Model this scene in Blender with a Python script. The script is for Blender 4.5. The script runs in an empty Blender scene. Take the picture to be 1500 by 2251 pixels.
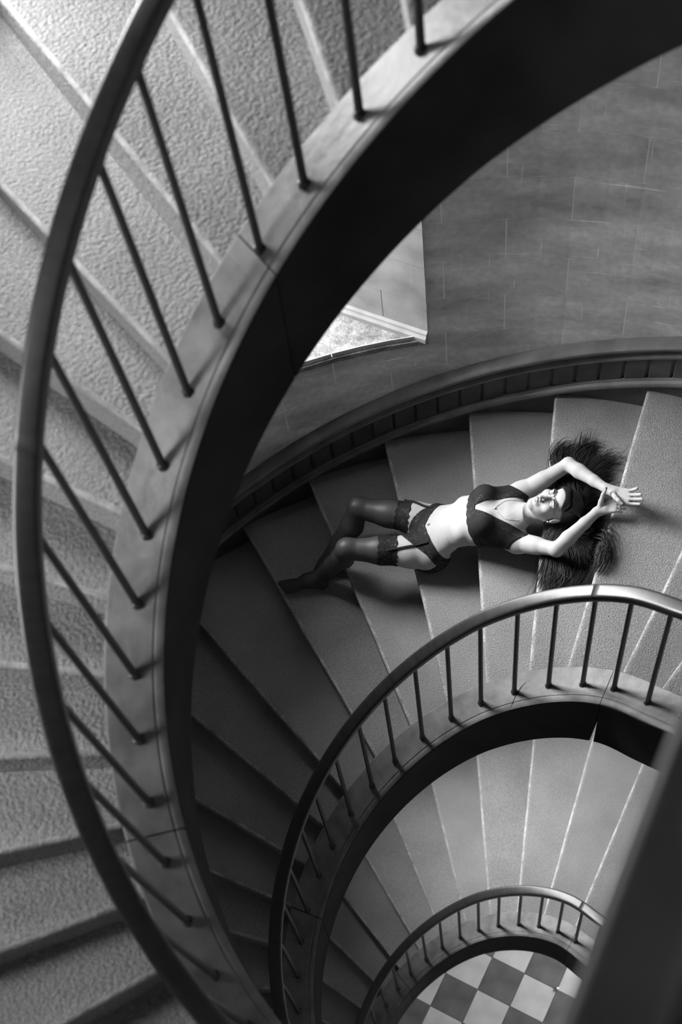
import bpy, bmesh, math, random
import numpy as np
from mathutils import Vector, Matrix

SC = bpy.context.scene
COL = SC.collection
rnd = random.Random(7)

# ------------------------------------------------------------------ camera, world, lights, exposure
CAM_LOC = Vector((-0.42, -1.47, 12.4))
CAM_ROT = Matrix(((0.98553142, 0.1694928, 0.0),
                  (-0.14593343, 0.84854327, -0.50860372),
                  (-0.08620467, 0.50124495, 0.86100073)))
cam_d = bpy.data.cameras.new('camera')
cam_d.sensor_fit = 'VERTICAL'; cam_d.sensor_height = 36.0; cam_d.sensor_width = 24.0
cam_d.lens = 3126.0 * 36.0 / 2251.0
cam_d.clip_start = 0.05; cam_d.clip_end = 60
cam_d.dof.use_dof = True; cam_d.dof.focus_distance = 7.2; cam_d.dof.aperture_fstop = 2.4
cam = bpy.data.objects.new('camera', cam_d); COL.objects.link(cam)
cam.matrix_world = Matrix.Translation(CAM_LOC) @ CAM_ROT.to_4x4()
SC.camera = cam

world = bpy.data.worlds.new('overcast'); SC.world = world; world.use_nodes = True
bg = world.node_tree.nodes['Background']; bg.inputs[0].default_value = (0.8, 0.8, 0.8, 1); bg.inputs[1].default_value = 0.6

SC.view_settings.view_transform = 'Standard'; SC.view_settings.look = 'None'
SC.view_settings.gamma = 1.0; SC.view_settings.exposure = 0.0; SC.view_settings.use_curve_mapping = False

R = math.radians
def pol(r, phi, z): return Vector((r*math.cos(R(phi)), r*math.sin(R(phi)), z))

def window_light(phi, axis, z, w, h, power, back=1.5, tilt=0.0):
    """daylight outside one window: area lamp beyond the glass, shining along the reveal"""
    l = bpy.data.lights.new('window_daylight', 'AREA'); l.shape = 'RECTANGLE'
    l.size = w; l.size_y = h; l.energy = power; l.color = (1, 1, 1)
    o = bpy.data.objects.new('window_daylight', l); COL.objects.link(o)
    d = Vector((math.cos(R(axis)), math.sin(R(axis)), -tilt)).normalized()      # travel direction of the light
    o.location = pol(3.3, phi, z) - d*back
    o.rotation_euler = d.to_track_quat('-Z', 'Y').to_euler()
    return o
WIN = [   # sill z, top z, inner/outer angles of the opening
    (2.55, 4.45, (86.8, 98.9, 115, 122)), (6.70, 8.75, (86.8, 98.9, 115, 122)),
    (9.58, 11.0, (116, 118, 132, 130)), (8.9, 10.6, (172, 174, 190, 188))]
window_light(109, -34, 3.7, 2.0, 2.0, 1300, tilt=0.45)
window_light(111, -38, 7.9, 2.4, 2.0, 1350, tilt=0.35)
window_light(124, -54, 10.25, .65, 1.2, 165, back=.12, tilt=0.35)
window_light(181, 1, 9.75, .7, 1.6, 115, back=.12, tilt=0.2)
window_light(35, 205, 1.3, 1.0, 1.6, 120, back=.3, tilt=0.15)          # added lamp in an unseen doorway, put in to brighten the floor

# ------------------------------------------------------------------ helpers
def mesh_obj(name, verts, faces, mat=None, parent=None, smooth=False, mats=None, fmat=None):
    me = bpy.data.meshes.new(name)
    me.from_pydata([tuple(v) for v in verts], [], faces)
    for m in (mats or ([mat] if mat else [])): me.materials.append(m)
    if fmat is not None: me.polygons.foreach_set('material_index', fmat)
    if smooth: me.polygons.foreach_set('use_smooth', [True]*len(me.polygons))
    me.update()
    o = bpy.data.objects.new(name, me); COL.objects.link(o)
    if parent: o.parent = parent
    return o
def fix_normals(o):
    bm = bmesh.new(); bm.from_mesh(o.data); bmesh.ops.recalc_face_normals(bm, faces=bm.faces); bm.to_mesh(o.data); bm.free(); return o
def autosmooth(o, ang=35):
    me = o.data
    bm = bmesh.new(); bm.from_mesh(me); bmesh.ops.recalc_face_normals(bm, faces=bm.faces)
    for f in bm.faces: f.smooth = True
    for e in bm.edges: e.smooth = not (len(e.link_faces) != 2 or e.calc_face_angle(0) > R(ang))
    bm.to_mesh(me); bm.free(); return o
def empty(name, loc=(0, 0, 0)):
    o = bpy.data.objects.new(name, None); COL.objects.link(o); o.location = loc; o.empty_display_size = 0.2
    return o
def tag(o, label=None, cat=None, group=None, kind=None):
    if label: o['label'] = label
    if cat: o['category'] = cat
    if group: o['group'] = group
    if kind: o['kind'] = kind
    return o
def sweep(rings, closed=False, cap=True):
    """rings: list of lists of points (same count) -> verts, faces"""
    n = len(rings[0]); v = [p for r in rings for p in r]; f = []
    m = len(rings)
    for i in range(m-1 if not closed else m):
        a, b = i*n, ((i+1) % m)*n
        for j in range(n):
            k = (j+1) % n
            f.append((a+j, a+k, b+k, b+j))
    if cap and not closed:
        f.append(tuple(range(n-1, -1, -1))); f.append(tuple((m-1)*n+j for j in range(n)))
    return v, f

def material(name, col, rough=0.6, spec=0.3, var=0.0, var_scale=4.0, var_detail=4, bump=0.0, bump_scale=60, bump_dist=0.01,
             grain=None, speck=0.0, speck_scale=250, metallic=0.0, scratches=0.0, coat=0.0):
    m = bpy.data.materials.new(name); m.use_nodes = True
    nt = m.node_tree; N = nt.nodes; L = nt.links; b = N['Principled BSDF']
    b.inputs['Roughness'].default_value = rough; b.inputs['Specular IOR Level'].default_value = spec
    b.inputs['Metallic'].default_value = metallic
    if coat: b.inputs['Coat Weight'].default_value = coat; b.inputs['Coat Roughness'].default_value = 0.25
    c = (col, col, col, 1)
    tc = N.new('ShaderNodeTexCoord'); vec = tc.outputs['Object']
    if grain:
        mp = N.new('ShaderNodeMapping'); mp.inputs['Scale'].default_value = grain; L.new(vec, mp.inputs[0]); gvec = mp.outputs[0]
    else: gvec = vec
    out = None
    def mulcol(prev, fac_socket, lo, hi):
        mr = N.new('ShaderNodeMapRange'); mr.inputs[1].default_value = 0.3; mr.inputs[2].default_value = 0.7
        mr.inputs[3].default_value = lo; mr.inputs[4].default_value = hi; L.new(fac_socket, mr.inputs[0])
        mm = N.new('ShaderNodeMath'); mm.operation = 'MULTIPLY'; L.new(mr.outputs[0], mm.inputs[1])
        if prev is None: mm.inputs[0].default_value = col
        else: L.new(prev, mm.inputs[0])
        return mm.outputs[0]
    if var:
        nz = N.new('ShaderNodeTexNoise'); nz.inputs['Scale'].default_value = var_scale; nz.inputs['Detail'].default_value = var_detail
        L.new(gvec, nz.inputs['Vector']); out = mulcol(out, nz.outputs['Fac'], 1-var, 1+var)
    if speck:
        nz = N.new('ShaderNodeTexNoise'); nz.inputs['Scale'].default_value = speck_scale; nz.inputs['Detail'].default_value = 1
        L.new(vec, nz.inputs['Vector']); out = mulcol(out, nz.outputs['Fac'], 1-speck, 1+speck)
    if scratches:
        for sc_, rot in (((1.2, 1.2, 60), 0.1), ((60, 3, 2.0), 0.8)):
            mp = N.new('ShaderNodeMapping'); mp.inputs['Scale'].default_value = sc_; mp.inputs['Rotation'].default_value = (rot, rot*0.7, rot*2)
            L.new(vec, mp.inputs[0]); nz = N.new('ShaderNodeTexNoise'); nz.inputs['Scale'].default_value = 1.6; nz.inputs['Detail'].default_value = 3
            L.new(mp.outputs[0], nz.inputs['Vector'])
            mr = N.new('ShaderNodeMapRange'); mr.inputs[1].default_value = 0.68; mr.inputs[2].default_value = 0.74
            mr.inputs[3].default_value = 1.0; mr.inputs[4].default_value = 1+scratches; L.new(nz.outputs['Fac'], mr.inputs[0])
            mm = N.new('ShaderNodeMath'); mm.operation = 'MULTIPLY'; L.new(mr.outputs[0], mm.inputs[1])
            if out is None: mm.inputs[0].default_value = col
            else: L.new(out, mm.inputs[0])
            out = mm.outputs[0]
    if out is not None:
        cc = N.new('ShaderNodeCombineColor')
        for i in range(3): L.new(out, cc.inputs[i])
        L.new(cc.outputs[0], b.inputs['Base Color'])
    else: b.inputs['Base Color'].default_value = c
    if bump:
        nz = N.new('ShaderNodeTexNoise'); nz.inputs['Scale'].default_value = bump_scale; nz.inputs['Detail'].default_value = 3
        L.new(gvec, nz.inputs['Vector']); bp = N.new('ShaderNodeBump'); bp.inputs['Strength'].default_value = bump
        bp.inputs['Distance'].default_value = bump_dist; L.new(nz.outputs['Fac'], bp.inputs['Height']); L.new(bp.outputs[0], b.inputs['Normal'])
    return m

M_TREAD = material('tread_stone', 0.25, 0.85, 0.2, var=0.12, var_scale=3, bump=1.0, bump_scale=78, bump_dist=0.011, speck=0.28, speck_scale=170)
M_TREAD_FINE = material('tread_stone_fine', 0.24, 0.85, 0.2, var=0.12, var_scale=3, bump=0.8, bump_scale=150, bump_dist=0.005, speck=0.3, speck_scale=210)
M_NOSE = material('worn_nosing_stone', 0.31, 0.75, 0.2, var=0.3, var_scale=14, bump=0.9, bump_scale=120, bump_dist=0.006, speck=.4, speck_scale=170)
M_NOSE_U = material('worn_nosing_stone_rough', 0.31, 0.8, 0.2, var=0.3, var_scale=14, bump=0.7, bump_scale=80, bump_dist=0.008)
M_STRING = material('stringer_wood', 0.15, 0.46, 0.4, var=0.35, var_scale=9, var_detail=6, bump=0.2, bump_scale=30, scratches=0.35)
M_STRINGFACE = material('stringer_face_dark_paint', 0.020, 0.8, 0.1, var=0.3, var_scale=5, scratches=0.3)  # same wood as the tops; shade on the faces is put into the colour
M_RAIL = material('handrail_wood', 0.021, 0.36, 0.45, coat=0.3, var=0.3, var_scale=12, grain=(1, 1, 5), bump=0.08, bump_scale=60, bump_dist=0.003)
M_RAILNEAR = material('handrail_wood_worn', 0.24, 0.4, 0.5, var=0.2, var_scale=6)  # same rail wood made paler: light from above is put into the colour
M_IRON = material('baluster_iron', 0.028, 0.45, 0.5)
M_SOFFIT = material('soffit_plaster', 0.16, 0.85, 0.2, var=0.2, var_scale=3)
M_WALL = material('wall_plaster', 0.46, 0.6, 0.3, var=0.34, var_scale=1.5, var_detail=8, grain=(1.6, 1.6, 4.5), bump=0.10, bump_scale=40, speck=.10, speck_scale=30, scratches=0.7)
M_JOINT = material('wall_joint', 0.75, 0.8, 0.2)
M_DADO = material('wainscot_wood', 0.06, 0.45, 0.4, var=0.3, var_scale=8, bump=0.1, bump_scale=40)
M_DADOLIGHT = material('wainscot_rail_wood', 0.14, 0.42, 0.45, var=0.25, var_scale=8)
M_REVEAL = material('reveal_paint', 0.23, 0.5, 0.4, var=0.3, var_scale=5, bump=0.1, bump_scale=25, scratches=0.2)
M_SILL = material('sill_stone', 0.17, 0.7, 0.3, var=0.5, var_scale=18, var_detail=6, bump=0.3, bump_scale=60, bump_dist=.006, speck=.3, speck_scale=120)
M_TILE_D = material('dark_tile', 0.15, 0.35, 0.45, var=0.3, var_scale=5, var_detail=6)
M_TILE_L = material('light_tile', 0.62, 0.35, 0.45, var=0.14, var_scale=5, var_detail=6)
M_GROUT = material('grout', 0.12, 0.9, 0.1)
M_GLASS = bpy.data.materials.new('window_glass'); M_GLASS.use_nodes = True
_n = M_GLASS.node_tree.nodes; _l = M_GLASS.node_tree.links
_t = _n.new('ShaderNodeBsdfTransparent'); _t.inputs[0].default_value = (.9, .9, .9, 1)
_g = _n.new('ShaderNodeBsdfGlossy'); _g.inputs['Roughness'].default_value = .08; _mx = _n.new('ShaderNodeMixShader'); _mx.inputs[0].default_value = .08
_l.new(_t.outputs[0], _mx.inputs[1]); _l.new(_g.outputs[0], _mx.inputs[2]); _l.new(_mx.outputs[0], _n['Material Output'].inputs[0])
M_CHROME = material('polished_metal', 0.8, 0.15, 0.5, metallic=1.0)

# ------------------------------------------------------------------ stair geometry
_tab = sorted([(44, .979), (53.7, 1.036), (61.5, 1.064), (69.6, 1.084), (77.7, 1.099), (86, 1.111), (95, 1.113), (400, 1.113)])
_p0 = (.703, .681); _dx, _dy = .505, -.863
for k in range(1, 14):
    x, y = _p0[0]+_dx*.07*k, _p0[1]+_dy*.07*k
    _tab.append((math.degrees(math.atan2(y, x)), math.hypot(x, y)))
_tab.sort()
_ph = np.arange(-20, 300, 0.5)
_rr = np.interp(_ph, [t[0] for t in _tab], [t[1] for t in _tab])
_k = np.exp(-0.5*(np.arange(-8, 9)/3.0)**2); _k /= _k.sum()
_rr = np.convolve(np.pad(_rr, 8, mode='edge'), _k, mode='valid')
_x, _y = _rr*np.cos(np.radians(_ph)), _rr*np.sin(np.radians(_ph))
_s = np.concatenate([[0], np.cumsum(np.hypot(np.diff(_x), np.diff(_y)))]); _s -= np.interp(93, _ph, _s)
SLOPE = 0.938
def rb(phi): return float(np.interp(phi, _ph, _rr))
def hz(phi): return -SLOPE*float(np.interp(phi, _ph, _s))     # height along the flight, 0 at phi = 93
def shift(phi): return rb(phi) - 1.113
R_OUT = 2.785
STEP = 9.1

def arc(a, b, step=2.0):
    n = max(1, int(math.ceil(abs(b-a)/step))); return [a+(b-a)*i/n for i in range(n+1)]

def section_sweep(name, phis, prof, z93, mat, parent, relz=True, ang=35):
    """prof: list of (r offset from baluster line, dz)"""
    rings = []
    for ph in phis:
        base = rb(ph); z = z93 + hz(ph)
        rings.append([pol(base+r, ph, z+dz) for r, dz in prof])
    v, f = sweep(rings); o = mesh_obj(name, v, f, mat, parent); return autosmooth(o, ang)

def stringer_profile(depth=0.455):
    return [(.092, -depth), (.092, -.006), (.086, 0), (-.050, 0), (-.053, -.004), (-.058, -.004), (-.061, 0), (-.078, -.001),
            (-.084, -.007), (-.086, -.018), (-.082, -.03), (-.082, -depth)]
def rail_profile(off, w=.064, h=.052, z0=.85):
    pts = []
    for a in range(0, 360, 20):
        ca, sa = math.cos(R(a)), math.sin(R(a))
        e = 0.35
        x = math.copysign(abs(ca)**e, ca)*w/2; y = math.copysign(abs(sa)**e, sa)*h/2
        pts.append((off+x, z0+h/2+y))
    return pts

def make_flight(name, label, z93, ph_lo, ph_hi, noses, joints, nose_mat, tread_mat):
    root = tag(empty(name, pol(0, 0, 0)), label, 'staircase', 'winding flights of the staircase')
    # steps
    for k in range(len(noses)-1, 0, -1):
        pn, sk = noses[k]; pe, ske = noses[k-1]         # this nosing (angle, skew) and the next one above
        if pn > ph_hi or pe < ph_lo: continue
        z = z93 + hz(pn) - .035
        zb = z - .24
        rings = []
        for i in range(5):
            t = i/4; ring = []
            for r, top in ((1.195, 0), (1.195, 1), (R_OUT, 1), (R_OUT, 0)):
                q = (r-1.2)/1.585
                p = (pn-.4+sk*q)*(1-t) + (pe-1.6+ske*q)*t
                rr = r+shift(p) if r < 2 else r
                ring.append(pol(rr, p, z if top else zb - hz(pn) + hz(p)))
            rings.append(ring)
        v, f = sweep(rings)
        st = fix_normals(mesh_obj('step', v, f, tread_mat, root))
        # nosing: a rounded lip of worn stone along the front edge, set slightly proud and uneven
        rings = []
        nr = 9
        for i in range(nr):
            r = 1.2+shift(pn) + (R_OUT-1.2-shift(pn))*i/(nr-1)
            j = (rnd.random()-.5)*.004
            e0, e1 = pol(1.195+shift(pn), pn, 0), pol(R_OUT, pn+sk, 0)
            c = e0.lerp(e1, i/(nr-1)); t = (e1-e0).normalized(); t = Vector((-t.y, t.x, 0))      # outwards over the lower step
            back = -.75*R(1)*r
            rings.append([c + t*(back-.03) + Vector((0, 0, z-.045)), c + t*(-.006+j) + Vector((0, 0, z-.045)), c + t*(0+j) + Vector((0, 0, z-.036)),
                          c + t*(0+j) + Vector((0, 0, z-.010)), c + t*(-.005+j) + Vector((0, 0, z-.002)), c + t*(-.014+j*.5) + Vector((0, 0, z+.0012)), c + t*(back-.03) + Vector((0, 0, z-.003))])
        v, f = sweep(rings)
        no = autosmooth(mesh_obj('nosing', v, f, tread_mat, st, mats=[tread_mat, nose_mat]), 40)
        fm = []
        for p in no.data.polygons:
            c = p.center
            # worn front edge and first centimetres of the top are paler
            rel = [vv for vv in p.vertices]
            fm.append(1 if all((q % 7) in (3, 4, 5) for q in rel) else 0)
        no.data.polygons.foreach_set('material_index', fm)
    # stringer pieces between the joints
    cuts = [ph_lo] + sorted(j for j in joints if ph_lo < j < ph_hi) + [ph_hi]
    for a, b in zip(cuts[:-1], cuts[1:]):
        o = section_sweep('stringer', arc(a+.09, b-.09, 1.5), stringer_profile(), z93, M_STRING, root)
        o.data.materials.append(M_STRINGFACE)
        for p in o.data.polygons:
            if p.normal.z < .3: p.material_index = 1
        if noses is M_NOSINGS and abs(a-55.5) < .1:           # the split at the lower end of this joint
            for vv in o.data.vertices:
                an = math.degrees(math.atan2(vv.co.y, vv.co.x))
                if an < 55.8 and vv.co.z < z93+hz(an)-.35:
                    r_ = math.hypot(vv.co.x, vv.co.y); vv.co.x = r_*math.cos(R(an+.9)); vv.co.y = r_*math.sin(R(an+.9))
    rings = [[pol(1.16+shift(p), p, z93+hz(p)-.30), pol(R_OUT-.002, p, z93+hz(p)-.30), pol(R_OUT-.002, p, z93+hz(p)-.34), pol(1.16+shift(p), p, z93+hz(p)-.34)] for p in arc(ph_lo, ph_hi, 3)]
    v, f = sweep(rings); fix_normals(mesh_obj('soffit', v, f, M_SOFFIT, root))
    return root

def make_balustrade(name, label, z93, ph_lo, ph_hi, lean, bal_phis, joints):
    root = tag(empty(name, pol(0, 0, 0)), label, 'railing', 'stair railings around the open well')
    cuts = [ph_lo] + sorted(j for j in joints if ph_lo < j < ph_hi) + [ph_hi]
    for a, b in zip(cuts[:-1], cuts[1:]):
        section_sweep('handrail', arc(a+.03, b-.03, 1.5), rail_profile(lean), z93, M_RAIL, root, ang=50)
    for ph in bal_phis:
        z = z93+hz(ph); b0 = pol(rb(ph), ph, z); b1 = pol(rb(ph)+lean, ph, z+.853)
        ax = (b1-b0).normalized(); u = Vector((-math.sin(R(ph)), math.cos(R(ph)), 0)); w = ax.cross(u)
        rings = []
        for t, rad in ((-.006, .0165), (.012, .0165), (.016, .0115), (.83, .0105), (.834, .0105), (.835, .019), (.848, .019), (.853, .019)):
            c = b0 + ax*t*(b1-b0).length/.853
            rings.append([c + (u*math.cos(R(a)) + w*math.sin(R(a)))*rad for a in range(0, 360, 45)])
        v, f = sweep(rings); autosmooth(mesh_obj('baluster', v, f, M_IRON, root), 40)
    return root

ZU, ZM, ZL = 10.055, 5.924, 1.600
U_NOSINGS = [(20, 0), (29.5, 0), (39, 0), (48.5, -1), (57.5, -1), (66.3, -2), (75, -2), (84, -2.5), (93.1, -3), (102.3, -3.6), (112, -3.4), (120.7, -3.1), (131.9, -6.5), (139.4, -4), (148, -2.9),
             (157.1, -3), (165.2, -1.1), (173.6, -.7), (181.8, .6), (190.2, .5), (198.3, 1), (207, 0), (216, 0), (225, 0), (234, 0)]
M_NOSINGS = [(14, 0), (23.5, 0), (33, 0), (43.5, 0), (53.6, -.5), (66.1, -2.1), (74.5, -.9), (84, -1.1), (93.2, -.7), (102.3, -.5), (112.2, -1.6), (121.9, -.6), (130.5, -.2), (139.4, .3), (148.6, -.5),
             (157.3, -1), (166.3, 0), (175.4, 0), (184.5, 0), (193.6, 0), (202.7, 0), (211.8, 0), (220.9, 0), (230, 0)]
L_NOSINGS = [(9, 0), (19, 0), (30, 0), (40.5, 0), (51.6, 2), (63.6, -.8), (73, -.2), (82.3, .6), (91.1, 1), (100.3, 1), (109.2, .8), (118.2, .5), (127.2, 0), (136.2, 0), (145.2, 0), (154.2, 0), (163.2, 0), (172.2, 0)]
make_flight('stair_flight', 'highest flight of stone steps, large and close, curving down the left side', ZU, 14, 240, U_NOSINGS, [55.5, 117.9, 184], M_NOSE_U, M_TREAD)
make_flight('stair_flight', 'middle flight of stone steps with the reclining woman on it', ZM, 8, 236, M_NOSINGS, [55.5, 149], M_NOSE, M_TREAD_FINE)
make_flight('stair_flight', 'lowest flight of stone steps, leading down to the checkered floor', ZL, 2, 178.5, L_NOSINGS, [50, 120], M_NOSE, M_TREAD_FINE)

# an old crack across the middle stringer
_mf = [o for o in COL.objects if o.name == 'stair_flight.001'][0]
_ms = [o for o in _mf.children if o.name.startswith('stringer')][1]
_rings = []
for _i, (_r, _p) in enumerate(((-.075, 78.6), (-.05, 78.0), (-.02, 77.2), (0, 76.5), (.02, 75.9), (.035, 74.9))):
    _w = (.05, .11, .16, .2, .14, .04)[_i]; _z = ZM+hz(_p)
    _rings.append([pol(rb(_p)+_r, _p-_w, ZM+hz(_p-_w)+.0006), pol(rb(_p)+_r, _p+_w, ZM+hz(_p+_w)+.0006), pol(rb(_p)+_r, _p, _z-.004)])
_v, _f = sweep(_rings); fix_normals(mesh_obj('crack', _v, _f, M_STRINGFACE, _ms))

bU = [92.7, 101, 109.5, 117.3, 125.9, 133.8, 142.1, 149.8, 157.5, 165.4, 172.8, 180.2, 187.5, 195, 202.5, 210, 217.5, 225, 232.5] + [84.6, 76.5, 68.3, 60, 51, 42, 32, 22]
bM = [44.1, 53.7, 61.5, 69.6, 77.7, 85.7, 93.2, 101, 109.1, 116.7, 124.6, 132.8, 140.2, 148.4, 155.6, 163.2, 171, 178.7, 186.4, 194, 201.7, 209.4, 217, 225] + [34, 24, 15]
bL = [48.6, 56.6, 64.2, 71.9, 79.5, 86.9, 94.1, 101.5, 108.7, 116.2, 123.3, 130.7, 138, 145.4, 152.7, 160, 167.4, 174.7] + [39.5, 30, 20, 10]
make_balustrade('balustrade', 'highest railing with dark wooden handrail, blurred in the left foreground', ZU, 14, 240, .066, bU, [70, 160])
make_balustrade('balustrade', 'middle railing with iron balusters, below the reclining woman', ZM, 8, 236, .011, bM, [62.5, 107])
make_balustrade('balustrade', 'small distant railing above the checkered floor at the foot of the stairs', ZL, 2, 178.5, .002, bL, [50, 92])

# ------------------------------------------------------------------ floor of checker tiles
floor = tag(empty('floor', (0, 0, 0)), kind='structure')
TS = .2965; TH = math.radians(-36.2)
TO = (-.21, 1.21); TE1 = (math.cos(TH), math.sin(TH)); TE2 = (TE1[1], -TE1[0])
tile_me = {}
for dark in (0, 1):
    b = bmesh.new(); bmesh.ops.create_cube(b, size=1)
    for v in b.verts: v.co = Vector((v.co.x*(TS-.004), v.co.y*(TS-.004), v.co.z*.03))
    bmesh.ops.bevel(b, geom=[e for e in b.edges], offset=.0025, segments=1, affect='EDGES')
    me = bpy.data.meshes.new('tile'); b.to_mesh(me); b.free(); me.materials.append(M_TILE_D if dark else M_TILE_L); tile_me[dark] = me
for i in range(-14, 16):
    for j in range(-12, 16):
        x = TO[0]+TE1[0]*TS*(i+.5)+TE2[0]*TS*(j+.5); y = TO[1]+TE1[1]*TS*(i+.5)+TE2[1]*TS*(j+.5)
        if x*x+y*y > 1.75**2: continue
        t = bpy.data.objects.new('tile', tile_me[(i+j) % 2 == 0]); COL.objects.link(t)
        t.location = (x, y, -.015+.0015*(rnd.random()-.5)); t.rotation_euler = (0, 0, TH); t.parent = floor
v, f = sweep([[pol(3.3, a, -.4) for a in range(0, 360, 8)], [pol(3.3, a, -.017) for a in range(0, 360, 8)]])
mesh_obj('subfloor', v, f, M_GROUT, floor)

# ------------------------------------------------------------------ round outer wall with three window openings
wall = tag(empty('wall_outer', (0, 0, 0)), kind='structure')
RI, RO = 2.8052, 3.36
ZTOP = 14.2
def curved_box(fi0, fo0, fi1, fo1, z0, z1, ri=RI, ro=RO, step=3.0):
    n = max(1, int(math.ceil((fi1-fi0)/step)))
    rings = []
    for k in range(n+1):
        t = k/n; a = fi0+(fi1-fi0)*t; b = fo0+(fo1-fo0)*t
        rings.append([pol(ri, a, z0), pol(ro, b, z0), pol(ro, b, z1), pol(ri, a, z1)])
    return sweep(rings)
prims = []
zc = 2.1
ADDED_DOOR = (22, 48)  # angles of the added, unseen doorway
prims.append((ADDED_DOOR[1], ADDED_DOOR[1], 360+ADDED_DOOR[0], 360+ADDED_DOOR[0], 0, 2.1))
for zs, zt, (i0, o0, i1, o1) in WIN[:2]:
    prims.append((0, 0, 360, 360, zc, zs)); prims.append((i1, o1, 360+i0, 360+o0, zs, zt)); zc = zt
A3 = WIN[2]
A4 = WIN[3]
prims.append((0, 0, 360, 360, zc, A4[0])); prims.append((A4[2][2], A4[2][3], 360+A4[2][0], 360+A4[2][1], A4[0], A3[0]))
prims.append((A4[2][2], A4[2][3], 360+A3[2][0], 360+A3[2][1], A3[0], A4[1])); prims.append((A3[2][2], A3[2][3], A4[2][0], A4[2][1], A3[0], A4[1]))
prims.append((A3[2][2], A3[2][3], 360+A3[2][0], 360+A3[2][1], A4[1], A3[1])); prims.append((0, 0, 360, 360, A3[1], ZTOP))
V, F = [], []
for p in prims:
    v, f = curved_box(*p); off = len(V); V += v; F += [tuple(i+off for i in q) for q in f]
fix_normals(mesh_obj('wall_core', V, F, M_JOINT, wall))
# plaster blocks scored into courses (visible part of the wall above the middle flight)
def block(a, b, z0, z1, parent=wall, name='ashlar_block'):
    g = .0024; gz = .0009; da = math.degrees(g/2.8)
    a += da; b -= da; z0 += gz; z1 -= gz
    n = max(1, int(math.ceil((b-a)/3))); rings = []
    d = .0004*rnd.random(); e = .0018; ea = math.degrees(e/2.8)
    for k in range(n+1):
        ph = a+(b-a)*k/n
        rings.append([pol(RI+.004, ph, z0), pol(RI+.004, ph, z1), pol(2.8047, ph, z1), pol(2.8036+d, ph, z1-e), pol(2.8036+d, ph, z0+e), pol(2.8047, ph, z0)])
    v, f = sweep(rings)
    return fix_normals(mesh_obj(name, v, f, M_WALL, parent))
CH = .267
nb = 0
for c in range(-4, 9):
    z0 = 6.733+c*CH - .0; z1 = z0+CH
    base = 79.15 if c % 2 == 0 else 73.25
    for n in range(-4, 5):
        a = base+11.8*n; b = a+11.8
        if b < 38 or a > 125: continue
        if z0 > 6.6 and z0 < 8.5:          # window opening
            if a < 86.8 < b: b = 86.8
            elif 86.8 <= a < 115 < b: a = 115
            elif a >= 86.8 and b <= 115: continue
        if c == -1 and False: continue
        zz0, zz1 = z0, z1
        block(a, b, zz0, zz1); nb += 1
# the rest of the wall gets a plain skin
V, F = [], []
def skin(a, b, z0, z1):
    v, f = curved_box(a, a, b, b, z0, z1, 2.804, RI+.002); off = len(V); V.extend(v); F.extend([tuple(i+off for i in q) for q in f])
skin(126, 172, 5.6, 9.05); skin(172, 190, 5.6, 8.9); skin(190, 396, 5.6, 9.05)
for zz in ((2.1, 2.55), (4.45, 5.6), (11.0, ZTOP),): skin(0, 360, *zz)
skin(48, 382, 0.02, 2.1); skin(115, 446.8, 2.55, 4.45); skin(190, 485, 9.14, 9.58); skin(190, 476, 9.58, 11.0); skin(132, 172, 9.05, 11.0); skin(125, 132, 9.05, 9.58)
fix_normals(mesh_obj('wall_plaster', V, F, M_WALL, wall))
v, f = sweep([[pol(3.36, a, ZTOP) for a in range(0, 360, 8)], [pol(3.36, a, ZTOP+.2) for a in range(0, 360, 8)]])
tag(mesh_obj('ceiling', v, f, M_REVEAL), kind='structure')

# scratches and chips in the plaster: fine pale gouges, one joined part
V, F = [], []
rs = random.Random(31)
for k in range(210):
    ph = rs.uniform(48, 86); z = rs.uniform(6.55, 8.6); L_ = rs.choice([.012, .02, .03, .05, .09]) * rs.uniform(.6, 1.3)
    an = rs.gauss(.25, .35); bend = rs.gauss(0, .25); w = rs.uniform(.0007, .0016); n = 5; ring = []
    for i in range(n):
        t_ = i/(n-1)-.5; u = L_*t_; v_ = bend*L_*t_*t_; ph_ = ph+math.degrees((u*math.cos(an)-v_*math.sin(an))/2.8); zz = z+u*math.sin(an)+v_*math.cos(an)
        ww = w*(1-abs(t_)*1.6); ring.append([pol(2.8035, ph_, zz-ww), pol(2.8030, ph_, zz), pol(2.8035, ph_, zz+ww), pol(2.8043, ph_, zz)])
    v, f = sweep(ring); off = len(V); V += v; F += [tuple(i+off for i in q) for q in f]
for pts in (((72, 6.62), (76, 6.72), (80, 6.83), (84, 6.80)), ((60, 7.02), (66, 7.0), (72, 6.93), (78, 6.80), (83, 6.66)), ((67.6, 7.75), (69.5, 7.6), (70.5, 7.45)), ((73.2, 7.33), (75, 7.345), (79, 7.34)), ((83.2, 6.98), (78, 6.99), (73.2, 6.98)), ((66, 7.02), (63, 7.1), (60.5, 7.2))):
    ring = []
    for i in range(24):
        q = i/23*(len(pts)-1); j = min(int(q), len(pts)-2); fr = q-j; ph_ = pts[j][0]*(1-fr)+pts[j+1][0]*fr; zz = pts[j][1]*(1-fr)+pts[j+1][1]*fr
        ring.append([pol(2.8035, ph_, zz-.001), pol(2.803, ph_, zz), pol(2.8035, ph_, zz+.001), pol(2.8043, ph_, zz)])
    v, f = sweep(ring); off = len(V); V += v; F += [tuple(i+off for i in q) for q in f]
sc_ = mesh_obj('scratches', V, F, M_JOINT, wall); sc_['kind'] = 'stuff'

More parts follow.
